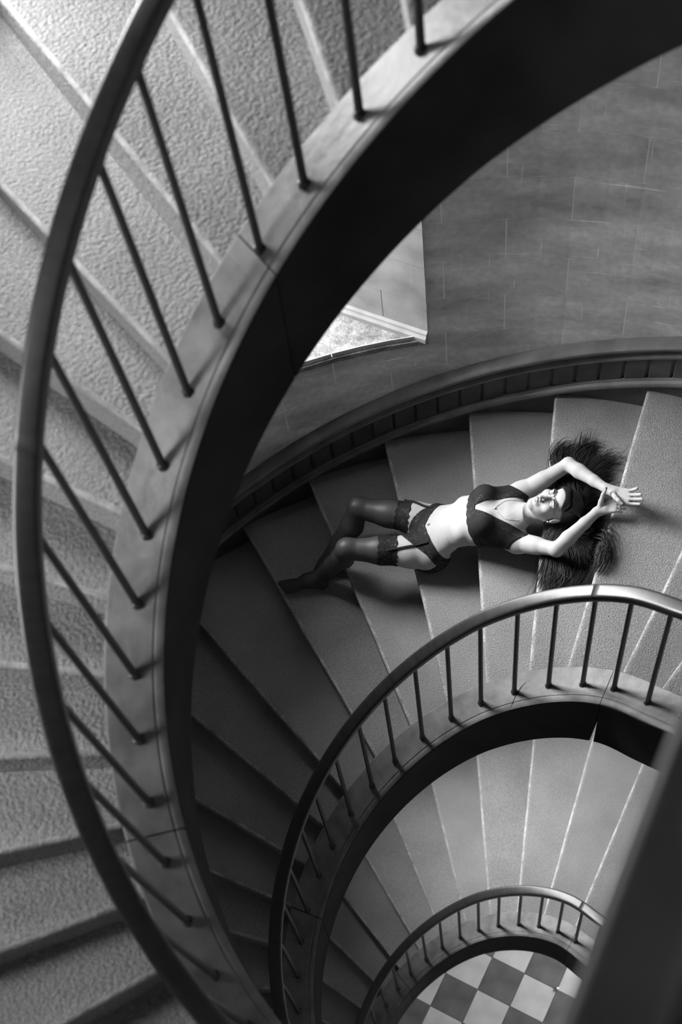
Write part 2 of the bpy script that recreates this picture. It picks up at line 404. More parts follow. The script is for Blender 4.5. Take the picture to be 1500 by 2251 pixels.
# ------------------------------------------------------------------ windows, reveals
for k, (zs, zt, (i0, o0, i1, o1)) in enumerate(WIN):
    w = tag(empty('window_%d' % (k+1), pol(0, 0, 0)), kind='structure')
    A, B = pol(RO-.03, o0, 0), pol(RO-.03, o1, 0); e = (B-A); L_ = e.length; e.normalize(); nrm = Vector((-e.y, e.x, 0))
    def bar(u0, u1, z0, z1, name, mat, d=.03):
        P = [A+e*u0+nrm*-d, A+e*u1+nrm*-d, A+e*u1+nrm*d, A+e*u0+nrm*d]
        vv = [p+Vector((0, 0, z0)) for p in P]+[p+Vector((0, 0, z1)) for p in P]
        ff = [(0, 1, 2, 3), (4, 5, 6, 7), (0, 1, 5, 4), (1, 2, 6, 5), (2, 3, 7, 6), (3, 0, 4, 7)]
        return fix_normals(mesh_obj(name, vv, ff, mat, w))
    bar(0, .05, zs, zt, 'window_frame', M_REVEAL); bar(L_-.05, L_, zs, zt, 'window_frame', M_REVEAL)
    bar(.05, L_-.05, zs, zs+.05, 'window_frame', M_REVEAL); bar(.05, L_-.05, zt-.05, zt, 'window_frame', M_REVEAL)
    bar(L_/2-.02, L_/2+.02, zs+.05, zt-.05, 'mullion', M_REVEAL)
    for q in (1, 2):
        zq = zs+(zt-zs)*q/3
        bar(.05, L_/2-.02, zq-.015, zq+.015, 'glazing_bar', M_REVEAL); bar(L_/2+.02, L_-.05, zq-.015, zq+.015, 'glazing_bar', M_REVEAL)
    for q in range(3):
        for (u0, u1) in ((.05, L_/2-.02), (L_/2+.02, L_-.05)):
            bar(u0, u1, zs+(zt-zs)*q/3+.015, zs+(zt-zs)*(q+1)/3-.015, 'pane', M_GLASS, .003)
    # sill board and splayed right reveal, jointed like the wall
    P = [pol(2.792, i0+.05, 0), pol(RO-.06, o0, 0), pol(RO-.06, o1, 0), pol(2.792, i1-.05, 0)]
    n = 6; inner = [pol(2.792, i1-.05+(i0-i1+.1)*t/n, 0) for t in range(n+1)]
    top = inner + [pol(RO-.06, o0, 0), pol(RO-.06, o1, 0)]
    v, f = sweep([[p+Vector((0, 0, zs-.03)) for p in top], [p+Vector((0, 0, zs+.004)) for p in top]])
    fix_normals(mesh_obj('sill', v, f, M_SILL, w))
    def on_jamb(t, off, z):   # t 0..1 from wall face to frame; off towards the opening
        a, b = pol(2.803, i0, 0), pol(RO-.06, o0, 0); dd = (b-a); nn = Vector((-dd.y, dd.x, 0)).normalized()
        if nn.dot(pol(3, (i0+i1)/2, 0)-a) < 0: nn = -nn
        p = a+dd*t+nn*off; p.z = z; return p
    for c in range(0, int((zt-zs)/CH)+1):
        z0 = zs+.004+c*CH; z1 = min(z0+CH, zt)
        for t0, t1 in (((0, .62), (.62, 1)) if c % 2 else ((0, .3), (.3, 1))):
            g = .002
            vv = []
            for tt in (t0+g*(t0 > 0), t1-g):
                for off, z in ((0, z0+g), (.006, z0+g), (.006, z1-g), (0, z1-g)): vv.append(on_jamb(tt, off, z))
            ff = [(0, 1, 2, 3), (7, 6, 5, 4)]+[(j, (j+1) % 4, 4+(j+1) % 4, 4+j) for j in range(4)]
            fix_normals(mesh_obj('reveal_block', vv, ff, M_REVEAL, w))
    prof = [(0, 0), (.035, 0), (.035, .03), (.022, .042), (.018, .055), (.006, .062), (0, .062)]
    v, f = sweep([[on_jamb(t, .004+a, zs+.003+b) for a, b in prof] for t in (0.0, .98)])
    autosmooth(mesh_obj('reveal_moulding', v, f, M_REVEAL, w), 20)

# unseen doorway, added so that lamp light reaches the tiled floor
dr = tag(empty('door_1', (0, 0, 0)), kind='structure')
for a0, a1, z0, z1 in ((ADDED_DOOR[0]-1.6, ADDED_DOOR[0], 0, 2.16), (ADDED_DOOR[1], ADDED_DOOR[1]+1.6, 0, 2.16), (ADDED_DOOR[0], ADDED_DOOR[1], 2.1, 2.16)):
    v, f = curved_box(a0, a0, a1, a1, z0, z1, 2.775, 2.812); fix_normals(mesh_obj('door_frame', v, f, M_DADO, dr))
# ------------------------------------------------------------------ wainscot skirting that climbs with the middle flight
dado = tag(empty('baseboard_outer', (0, 0, 0)), kind='structure')
D0, D1 = 30, 135
def dz_sweep(name, prof, mat, a=D0, b=D1, ang=30):
    v, f = sweep([[pol(r, p, ZM+hz(p)+dz) for r, dz in prof] for p in arc(a, b, 1.5)])
    return autosmooth(mesh_obj(name, v, f, mat, dado), ang)
dz_sweep('skirting_plank', [(2.806, -.34), (2.772, -.34), (2.772, -.018), (2.806, -.018)], M_DADO)
dz_sweep('lower_rail', [(2.80, -.018), (2.752, -.018), (2.745, -.012), (2.745, .004), (2.75, .012), (2.765, .018), (2.768, .026), (2.80, .026)], M_DADOLIGHT)
dz_sweep('upper_rail', [(2.806, .20), (2.768, .20), (2.757, .206), (2.755, .222), (2.765, .232), (2.776, .236), (2.776, .268), (2.765, .275), (2.757, .285), (2.742, .296), (2.735, .305), (2.735, .318), (2.742, .325), (2.806, .332)], M_DADOLIGHT)
BW = 2.45
p = D0
while p < D1-BW:
    a, b = p+.13, p+BW-.13
    rings = []
    for ph in (a, a+.12, (a+b)/2, b-.12, b):
        r = 2.781 if ph in (a, b) else 2.776
        rings.append([pol(2.80, ph, ZM+hz(ph)+.02), pol(r, ph, ZM+hz(ph)+.02), pol(r, ph, ZM+hz(ph)+.205), pol(2.80, ph, ZM+hz(ph)+.205)])
    v, f = sweep(rings); fix_normals(mesh_obj('board', v, f, M_DADO, dado)); p += BW
dz_sweep('backing', [(2.803, .0), (2.79, .0), (2.79, .23), (2.803, .23)], M_DADO)

# ------------------------------------------------------------------ landing at the right with its railing, close below the camera
LZ = 10.25
_c = Vector((-.42, -1.47, 0)); ra = _c+Vector((.086, .171, 0))*1.2; rb2 = _c+Vector((.211, .358, 0))*1.2      # edge line of the rail (plan)
rd = (rb2-ra).normalized(); rn = Vector((rd.y, -rd.x, 0))               # towards the landing
def along(t, off, z): q = ra + rd*t + rn*off; return Vector((q.x, q.y, z))
land = tag(empty('floor_landing', (0, 0, 0)), kind='structure')
pts = [along(-.6, -.02, 0), along(1.15, -.02, 0), pol(2.79, -5, 0)] + [pol(2.79, a, 0) for a in range(-15, -100, -10)]
v, f = sweep([[p+Vector((0, 0, LZ-.28)) for p in pts], [p+Vector((0, 0, LZ)) for p in pts]])
fix_normals(mesh_obj('slab', v, f, M_STRING, land))
rl = tag(empty('landing_railing', along(0, 0, LZ)), 'blurred wooden handrail very close at the lower right corner', 'railing')
def rail_pts(t, z):
    return [along(t, .039+x, z+y) for x, y in rail_profile(0, .078, .05, -.05)]
o = autosmooth(mesh_obj('handrail', *sweep([rail_pts(t, 11.20) for t in (-.55, 0, .5, 1.12)]), M_RAILNEAR), 50)
for q in (o,):
    q.parent = rl; q.matrix_parent_inverse = Matrix.Translation(-rl.location)
c1 = along(1.12, .039, 0); c2 = pol(2.76, -5, 0); d2 = (c2-c1).normalized(); n2 = Vector((d2.y, -d2.x, 0))      # the rail turns here and returns to the wall
o = autosmooth(mesh_obj('handrail', *sweep([[c1+d2*u+n2*x+Vector((0, 0, 11.20+y)) for x, y in rail_profile(0, .078, .05, -.05)] for u in (-.02, (c2-c1).length)]), M_RAILNEAR), 50)
o.parent = rl; o.matrix_parent_inverse = Matrix.Translation(-rl.location)
for c0 in [along(t, .039, 0) for t in (-.45, -.2, .05, .3, .55, .8, 1.10)] + [c1+d2*u for u in (.3, .6, .9, 1.2, 1.5, 1.8, 2.1)]:
    rings = []
    for z, rad in ((LZ, .0165), (LZ+.02, .0165), (LZ+.024, .011), (11.14, .0105), (11.142, .019), (11.152, .019)):
        rings.append([Vector((c0.x+rad*math.cos(R(a)), c0.y+rad*math.sin(R(a)), z)) for a in range(0, 360, 45)])
    b = autosmooth(mesh_obj('baluster', *sweep(rings), M_IRON), 40); b.parent = rl; b.matrix_parent_inverse = Matrix.Translation(-rl.location)

# ------------------------------------------------------------------ tiny metal stud on the tiled floor
cx, cy = .683, .932
rings = [[Vector((r*math.cos(R(a)), r*math.sin(R(a)), z)) for a in range(0, 360, 20)] for r, z in ((.017, .001), (.017, .008), (.012, .015), (.004, .018))]
st = autosmooth(mesh_obj('metal_knob', *sweep(rings), M_CHROME), 60); st.location = (cx, cy, 0)
tag(st, 'tiny shiny metal knob lying on the checkered tile floor', 'knob')
# ================================================================== the reclining woman
def V3(*a): return np.array(a, dtype=np.float64)
def unit(v): return v/np.linalg.norm(v)

class Field:
    """signed distance field on a grid; primitives are blended in with a smooth union"""
    def __init__(s, lo, hi, h):
        s.lo = np.array(lo, float); s.h = h
        s.n = np.ceil((np.array(hi)-s.lo)/h).astype(int)+1
        s.D = np.full(s.n, 0.5, np.float32)
    def sub(s, lo, hi):
        a = np.maximum(0, np.floor((np.array(lo)-s.lo)/s.h).astype(int)); b = np.minimum(s.n, np.ceil((np.array(hi)-s.lo)/s.h).astype(int)+1)
        if np.any(b <= a): return None, None
        ax = [(s.lo[i]+s.h*np.arange(a[i], b[i])).astype(np.float32) for i in range(3)]
        return tuple(slice(a[i], b[i]) for i in range(3)), np.meshgrid(*ax, indexing='ij', sparse=True)
    def add(s, fn, lo, hi, k=.01, mode='u'):
        m = k+2.5*s.h
        sl, P = s.sub(np.array(lo)-m, np.array(hi)+m)
        if sl is None: return
        d = fn(*P).astype(np.float32); D = s.D[sl]
        if mode == 'u':
            hh = np.maximum(k-np.abs(D-d), 0)/k; s.D[sl] = np.minimum(D, d)-hh*hh*k*.25
        else:            # smooth subtraction
            hh = np.maximum(k-np.abs(-D-d), 0)/k; s.D[sl] = np.maximum(D, -d)+hh*hh*k*.25
    def cone(s, a, b, ra, rb_, k=.012, mode='u'):
        a = np.array(a, float); b = np.array(b, float); ba = b-a; L2 = ba@ba
        def fn(x, y, z):
            t = np.clip(((x-a[0])*ba[0]+(y-a[1])*ba[1]+(z-a[2])*ba[2])/L2, 0, 1)
            return np.sqrt((x-a[0]-t*ba[0])**2+(y-a[1]-t*ba[1])**2+(z-a[2]-t*ba[2])**2)-(ra+(rb_-ra)*t)
        r = max(ra, rb_); s.add(fn, np.minimum(a, b)-r, np.maximum(a, b)+r, k, mode)
    def chain(s, pts, rad, k=.012):
        for i in range(len(pts)-1): s.cone(pts[i], pts[i+1], rad[i], rad[i+1], k)
    def ell(s, c, axes, r, k=.012, mode='u'):
        c = np.array(c, float); A = [np.array(q, float) for q in axes]; r = np.array(r, float)
        def fn(x, y, z):
            q = [(x-c[0])*A[i][0]+(y-c[1])*A[i][1]+(z-c[2])*A[i][2] for i in range(3)]
            k0 = np.sqrt(sum((q[i]/r[i])**2 for i in range(3))); k1 = np.sqrt(sum((q[i]/r[i]**2)**2 for i in range(3)))+1e-9
            return k0*(k0-1)/k1
        m = r.max(); s.add(fn, c-m, c+m, k, mode)
    def nets(s, D=None):
        """surface nets: vertices (n,3) and quads"""
        D = s.D if D is None else D
        S = D < 0
        nx, ny, nz = D.shape
        c = np.zeros((nx-1, ny-1, nz-1), np.uint8)
        for dx in (0, 1):
            for dy in (0, 1):
                for dz in (0, 1): c += S[dx:nx-1+dx, dy:ny-1+dy, dz:nz-1+dz]
        I, J, K = np.nonzero((c > 0) & (c < 8))
        idx = np.full(c.shape, -1, np.int32); idx[I, J, K] = np.arange(len(I))
        acc = np.zeros((len(I), 3)); cnt = np.zeros(len(I))
        cor = [(0, 0, 0), (1, 0, 0), (0, 1, 0), (1, 1, 0), (0, 0, 1), (1, 0, 1), (0, 1, 1), (1, 1, 1)]
        val = [D[I+a, J+b, K+e].astype(np.float64) for a, b, e in cor]
        for p in range(8):
            for ax in range(3):
                if cor[p][ax]: continue
                q = p | (1 << ax); v0, v1 = val[p], val[q]; m = (v0 < 0) != (v1 < 0)
                t = np.where(m, v0/np.where(m, v0-v1, 1), 0)
                for a in range(3): acc[:, a] += np.where(m, cor[p][a]+(t if a == ax else 0), 0)
                cnt += m
        v = s.lo+s.h*(acc/cnt[:, None]+np.column_stack([I, J, K]))
        quads = []
        for ax in range(3):
            o1, o2 = [(1, 2), (2, 0), (0, 1)][ax]
            sl0 = [slice(None)]*3; sl1 = [slice(None)]*3; sl0[ax] = slice(0, -1); sl1[ax] = slice(1, None)
            A, B = S[tuple(sl0)], S[tuple(sl1)]
            E = np.argwhere(A != B)
            if not len(E): continue
            ok = (E[:, o1] > 0) & (E[:, o2] > 0) & (E[:, o1] < D.shape[o1]-1) & (E[:, o2] < D.shape[o2]-1); E = E[ok]
            fl = A[tuple(E.T)]
            e1 = np.zeros(3, int); e1[o1] = 1; e2 = np.zeros(3, int); e2[o2] = 1
            q = [idx[tuple((E-a).T)] for a in (e1+e2, e2, 0*e1, e1)]
            q = np.column_stack(q); q[~fl] = q[~fl][:, ::-1]; quads.append(q)
        return v, np.concatenate(quads)

ORG = V3(.006, 2.064, 5.9)
def np_mesh(name, v, q, mat, parent=None, smooth=True):
    me = bpy.data.meshes.new(name)
    me.vertices.add(len(v)); me.vertices.foreach_set('co', (v-ORG).astype(np.float32).ravel())
    q = np.asarray(q); n, k = q.shape
    me.loops.add(n*k); me.loops.foreach_set('vertex_index', q.astype(np.int32).ravel())
    me.polygons.add(n); me.polygons.foreach_set('loop_start', np.arange(0, n*k, k, dtype=np.int32)); me.polygons.foreach_set('loop_total', np.full(n, k, np.int32))
    me.polygons.foreach_set('use_smooth', np.full(n, smooth))
    me.materials.append(mat); me.update(calc_edges=True); me.validate()
    o = bpy.data.objects.new(name, me); COL.objects.link(o)
    if parent: o.parent = parent
    else: o.location = Vector(ORG)
    return o

# materials
M_SKIN = material('skin', 0.37, 0.6, 0.15, var=0.05, var_scale=9)
M_SKIN.node_tree.nodes['Principled BSDF'].inputs['Subsurface Weight'].default_value = 0.15
M_SKIN.node_tree.nodes['Principled BSDF'].inputs['Subsurface Radius'].default_value = (.012, .012, .012)
M_LIPS = material('lips', 0.26, 0.35, 0.4)
M_BLACKSATIN = material('black_satin', 0.016, 0.8, 0.12, var=0.2, var_scale=30)
M_HAIR = material('dark_hair', 0.018, 0.45, 0.3, var=0.3, var_scale=60)
M_BROW = material('dark_brow', 0.03, 0.6, 0.2)
M_NAIL = material('dark_nail_polish', 0.03, 0.2, 0.5)
def see_through(name, col, open_lo, open_hi, pattern):
    """black lace or sheer nylon: threads with real gaps between them"""
    m = bpy.data.materials.new(name); m.use_nodes = True; nt = m.node_tree; N, L = nt.nodes, nt.links
    b = N['Principled BSDF']; b.inputs['Base Color'].default_value = (col, col, col, 1); b.inputs['Roughness'].default_value = .7; b.inputs['Specular IOR Level'].default_value = .15
    t = N.new('ShaderNodeBsdfTransparent'); mx = N.new('ShaderNodeMixShader'); tc = N.new('ShaderNodeTexCoord')
    if pattern:
        wv = N.new('ShaderNodeTexVoronoi'); wv.feature = 'DISTANCE_TO_EDGE'; wv.inputs['Scale'].default_value = 78
        nz = N.new('ShaderNodeTexNoise'); nz.inputs['Scale'].default_value = 40; ad = N.new('ShaderNodeVectorMath'); ad.operation = 'MULTIPLY_ADD'
        ad.inputs[1].default_value = (.02, .02, .02); L.new(tc.outputs['Object'], nz.inputs['Vector']); L.new(nz.outputs['Color'], ad.inputs[0]); L.new(tc.outputs['Object'], ad.inputs[2]); L.new(ad.outputs[0], wv.inputs['Vector'])
        mr = N.new('ShaderNodeMapRange'); mr.inputs[1].default_value = .16; mr.inputs[2].default_value = .24
        mr.inputs[3].default_value = open_lo; mr.inputs[4].default_value = open_hi; L.new(wv.outputs['Distance'], mr.inputs[0]); L.new(mr.outputs[0], mx.inputs[0])
    else: mx.inputs[0].default_value = open_hi
    L.new(b.outputs[0], mx.inputs[1]); L.new(t.outputs[0], mx.inputs[2]); L.new(mx.outputs[0], N['Material Output'].inputs[0])
    if not pattern: b.inputs['Roughness'].default_value = .5; b.inputs['Specular IOR Level'].default_value = .6
    return m
M_LACE = see_through('black_lace', 0.014, 0.02, 0.5, True)
M_NYLON = see_through('sheer_black_nylon', 0.016, 0, 0.30, False)

# ---- joints (metres, in the room)
PEL = V3(.006, 2.064, 6.005); WAI = V3(.146, 2.043, 6.125); CHE = V3(.293, 2.016, 6.205); NEC = V3(.468, 1.950, 6.290)
HIPR, HIPL = V3(.050, 2.158, 6.0), V3(.002, 1.985, 6.0)
KNR, KNL = V3(-.325, 2.321, 5.99), V3(-.422, 2.075, 6.02)
ANR, ANL = V3(-.556, 2.229, 5.625), V3(-.585, 2.152, 5.645)
SHR, SHL = V3(.496, 2.110, 6.225), V3(.412, 1.846, 6.21)
ELR, ELL = V3(.735, 2.160, 6.335), V3(.572, 1.708, 6.325)
WRR, WRL = V3(.862, 1.931, 6.435), V3(.793, 1.827, 6.41)
HC = V3(.616, 1.934, 6.342); HS = 1.04
HU = unit(V3(.894, -.22, .377)); HN = V3(-.374, .057, .92); HN = unit(HN-HU*(HN@HU)); HL = np.cross(HN, HU)
if HL @ V3(-.178, -.975, -.018) < 0: HL = -HL
def H(u, l, n): return HC+HS*(HU*u+HL*l+HN*n)

TA = unit(NEC-PEL); TLAT = V3(.26, .965, 0); TLAT = unit(TLAT-TA*(TLAT@TA)); TN = np.cross(TLAT, TA)
if TN[2] < 0: TN = -TN
TLEN = float((NEC-PEL)@TA)
# torso stations: t, lateral half width, half depth, front offset
ST = np.array([(-.10, .085, .060, -.01), (-.05, .150, .088, -.005), (0, .171, .102, 0), (.06, .164, .098, 0), (.12, .138, .088, .004), (.175, .121, .084, .006), (.24, .127, .092, .006),
               (.31, .146, .104, .004), (.37, .154, .106, 0), (.43, .150, .092, -.008), (.48, .122, .072, -.014), (.53, .080, .055, -.012), (.565, .055, .045, -.01)])
CT = [(c-PEL)@TA for c in (PEL, WAI, CHE, NEC)]
CP = np.array([c-PEL-TA*((c-PEL)@TA) for c in (PEL, WAI, CHE, NEC)])
def torso_coords(x, y, z):
    px, py, pz = x-PEL[0], y-PEL[1], z-PEL[2]
    t = px*TA[0]+py*TA[1]+pz*TA[2]
    w = px*TLAT[0]+py*TLAT[1]+pz*TLAT[2]; f = px*TN[0]+py*TN[1]+pz*TN[2]
    w = w-np.interp(t, CT, CP@TLAT); f = f-np.interp(t, CT, CP@TN)
    return t, w, f
def torso_fn(x, y, z):
    t, w, f = torso_coords(x, y, z)
    a = np.interp(t, ST[:, 0], ST[:, 1]); b = np.interp(t, ST[:, 0], ST[:, 2]); f = f-np.interp(t, ST[:, 0], ST[:, 3])
    k0 = np.sqrt((w/a)**2+(f/b)**2); k1 = np.sqrt((w/a**2)**2+(f/b**2)**2)+1e-6
    d = k0*(k0-1)/k1
    e = np.maximum(ST[0, 0]-t, t-ST[-1, 0])
    return np.where(e > 0, np.sqrt(np.maximum(d, 0)**2+e**2)+np.minimum(np.maximum(d, e), 0), np.maximum(d, e))
def T(t, w, f):
    return PEL+TA*t+TLAT*(w+np.interp(t, CT, CP@TLAT))+TN*(f+np.interp(t, CT, CP@TN))

# hands
RAYC = unit(V3(-.206, -.478, .855))
R_ROOT = [V3(.953, 1.876, 6.472), V3(.952, 1.852, 6.474), V3(.945, 1.829, 6.474), V3(.932, 1.809, 6.470)]
R_TIP = [V3(.9924, 1.8672, 6.5), V3(.9991, 1.8268, 6.505), V3(1.0003, 1.804, 6.5), V3(.9842, 1.7821, 6.495)]
R_TIP = [p+RAYC*q for p, q in zip(R_TIP, (.028, .036, .034, .022))]
R_THUMB = [V3(.880, 1.893, 6.452), V3(.8834, 1.848, 6.480), V3(.892, 1.822, 6.490), V3(.9046, 1.8015, 6.490)]
L_ROOT = [V3(.880, 1.853, 6.438), V3(.884, 1.836, 6.436), V3(.882, 1.819, 6.434), V3(.874, 1.803, 6.432)]
L_TIP = [V3(.930, 1.845, 6.425), V3(.934, 1.827, 6.424), V3(.924, 1.809, 6.424), V3(.905, 1.795, 6.424)]
L_THUMB = [V3(.807, 1.838, 6.425), V3(.818, 1.859, 6.448), V3(.832, 1.881, 6.470), V3(.850, 1.9015, 6.482)]
def finger(F, a, b, bend, r0=.0088, r1=.0066, k=.004):
    d = b-a; m1 = a+d*.42+bend; m2 = a+d*.74+bend*.8
    F.chain([a, m1, m2, b], [r0, r0*.95, (r0+r1)/2, r1], k)

def build_field(F):
    fn = torso_fn
    F.add(fn, np.minimum(PEL, NEC)-.25, np.maximum(PEL, NEC)+.25, .02)
    # belly, ribs, breasts
    F.ell(T(.035, 0, .055), (TA, TLAT, TN), (.075, .085, .045), .03)
    for s_ in (1, -1):
        F.ell(T(.375, .074*s_, .070), (TA, TLAT, TN), (.064, .066, .056), .03)
        F.ell(T(-.01, .085*s_, -.05), (TA, TLAT, TN), (.09, .08, .07), .03)
        F.ell(T(.245, .075*s_, .05), (TA, TLAT, TN), (.035, .045, .035), .03)
    # collar bones and shoulders
    for sh, s_ in ((SHR, 1), (SHL, -1)):
        F.cone(T(.48, .02*s_, .02), sh+TN*.015, .022, .030, .03)
        F.cone(T(.45, .05*s_, -.01), sh, .062, .047, .04)
        F.cone(T(.40, .10*s_, 0), sh, .050, .044, .04)
    # arms
    for sh, el, wr in ((SHR, ELR, WRR), (SHL, ELL, WRL)):
        d = unit(el-sh); F.cone(sh, sh+d*.12, .046, .0405, .035); F.cone(sh+d*.08, el, .0415, .0335, .02)
        F.ell(el, (d, np.cross(d, TN), TN), (.036, .034, .034), .012)
        g = wr-el; F.chain([el, el+g*.3, el+g*.7, wr], [.034, .0365, .028, .0225], .012)
    # legs
    for hp, kn, an in ((HIPR, KNR, ANR), (HIPL, KNL, ANL)):
        g = kn-hp; F.chain([hp, hp+g*.25, hp+g*.6, kn], [.087, .082, .068, .053], .03)
        up = unit(np.cross(g, np.cross(an-kn, g))); F.ell(kn-up*.006, (unit(g), unit(np.cross(g, up)), up), (.056, .052, .057), .02)
        c = an-kn; back = unit(np.cross(c, np.cross(g, c))); back = back if back@(hp-kn) > 0 else -back
        F.chain([kn, kn+c*.28+back*.018, kn+c*.6+back*.010, an], [.050, .058, .046, .032], .02)
    # feet: pointed, soles on the step
    for an, toe, ball, heel in ((ANL, (V3(-.806, 2.178, 5.580), V3(-.778, 2.128, 5.577)), V3(-.742, 2.148, 5.592), V3(-.583, 2.128, 5.592)), (ANR, (V3(-.622, 2.158, 5.577), V3(-.615, 2.145, 5.577)), V3(-.610, 2.165, 5.588), V3(-.545, 2.218, 5.592))):
        toe1, toe2 = toe; lat = unit(toe1-toe2)
        F.cone(an, heel, .031, .028, .015); F.chain([an, (an+ball)/2+V3(0, 0, .006), ball], [.033, .032, .024], .015)
        F.cone(heel, ball-V3(0, 0, .006), .024, .016, .015)
        for q_ in (0, .5, 1): F.cone(ball+lat*.02*(1-2*q_), toe1*(1-q_)+toe2*q_, .020, .014, .02)
    # neck
    F.chain([T(.49, 0, -.012), H(-.075, 0, -.018), H(-.03, 0, -.03)], [.052, .046, .05], .02)
    for s_ in (1, -1): F.cone(T(.495, .018*s_, .028), H(-.05, .052*s_, -.015), .012, .012, .02)
    # head
    AX = (HU, HL, HN)
    F.ell(H(.035, 0, -.018), AX, np.array((.088, .073, .094))*HS, .015)
    F.ell(H(-.028, 0, .022), AX, np.array((.078, .058, .066))*HS, .02)
    for s_ in (1, -1):
        F.cone(H(-.048, .050*s_, -.005), H(-.094, .018*s_, .052), .018, .014, .02)
        F.ell(H(-.016, .040*s_, .058), AX, np.array((.024, .022, .022))*HS, .015)
    F.ell(H(-.098, 0, .062), AX, np.array((.017, .021, .017))*HS, .015)
    F.ell(H(.060, 0, .060), AX, np.array((.040, .052, .026))*HS, .02)
    for s_ in (1, -1):
        F.ell(H(.010, .032*s_, .096), AX, np.array((.013, .019, .016))*HS, .010, 's')
        F.ell(H(.009, .032*s_, .0705), AX, np.array((.0125, .0155, .0135))*HS, .003)
        F.chain([H(.027, .012*s_, .087), H(.030, .030*s_, .086), H(.022, .048*s_, .072)], [.006, .006, .005], .010)
    F.chain([H(.020, 0, .086), H(-.010, 0, .098), H(-.030, 0, .109)], [.0065, .0068, .0092], .008)
    for s_ in (1, -1): F.ell(H(-.036, .0105*s_, .097), AX, np.array((.0075, .0065, .009))*HS, .005)
    F.ell(H(-.057, 0, .078), AX, np.array((.018, .024, .014))*HS, .012)
    F.chain([H(-.0565, -.021, .084), H(-.0530, -.006, .0925), H(-.0542, 0, .0925), H(-.0530, .006, .0925), H(-.0565, .021, .084)], [.0026, .0048, .0046, .0048, .0026], .003)
    F.chain([H(-.0580, -.019, .084), H(-.0635, 0, .0915), H(-.0580, .019, .084)], [.0026, .0056, .0026], .003)
    F.cone(H(-.0583, -.018, .0895), H(-.0583, .018, .0895), .0011, .0011, .002, 's')
    for s_ in (1, -1):
        F.ell(H(-.006, .074*s_, -.008), (HU, unit(HL*.85-HN*.5*s_*s_), unit(HN*.85+HL*.5)), np.array((.030, .009, .018))*HS, .004)
        F.ell(H(-.004, .083*s_, -.002), AX, np.array((.017, .006, .009))*HS, .004, 's')
    # right hand, palm up over the other
    m = (R_ROOT[1]+R_ROOT[2])/2
    for i, rr in enumerate(R_ROOT): F.cone(WRR+(m-WRR)*.12+(rr-m)*.35, rr, .0135, .0108, .012)
    F.cone(WRR, WRR+(m-WRR)*.35, .021, .019, .015)
    for i in range(4): finger(F, R_ROOT[i], R_TIP[i], -RAYC*.006+V3(.006, 0, -.002), (.0086, .0088, .0086, .0076)[i], (.0064, .0066, .0064, .0058)[i])
    F.chain(R_THUMB, [.0145, .0115, .0098, .0068], .006)
    # left hand under it
    m = (L_ROOT[1]+L_ROOT[2])/2
    for rr in L_ROOT: F.cone(WRL+(m-WRL)*.15+(rr-m)*.4, rr, .0125, .0100, .010)
    F.cone(WRL, WRL+(m-WRL)*.4, .0205, .018, .015)
    for i in range(4): finger(F, L_ROOT[i], L_TIP[i], V3(0, 0, .004), (.0084, .0086, .0084, .0074)[i], (.0062, .0064, .0062, .0056)[i])
    F.chain(L_THUMB, [.0145, .0118, .0098, .0062], .006)

LO, HI = V3(-.86, 1.64, 5.53), V3(1.05, 2.42, 6.58)
BODY = Field(LO, HI, .0034); build_field(BODY)
# navel
NAV = T(.066, 0, .0)+TN*.2
for _k in range(80):
    _j = np.round((NAV-BODY.lo)/BODY.h).astype(int)
    if BODY.D[tuple(_j)] < 0: break
    NAV = NAV-TN*.003
BODY.ell(NAV, (TA, TLAT, TN), (.007, .0055, .012), .006, 's')
v, q = BODY.nets()
person = np_mesh('person', v, q, M_SKIN)
tag(person, 'woman in black lace lingerie and stockings lying on the stone steps, arms overhead', 'person')

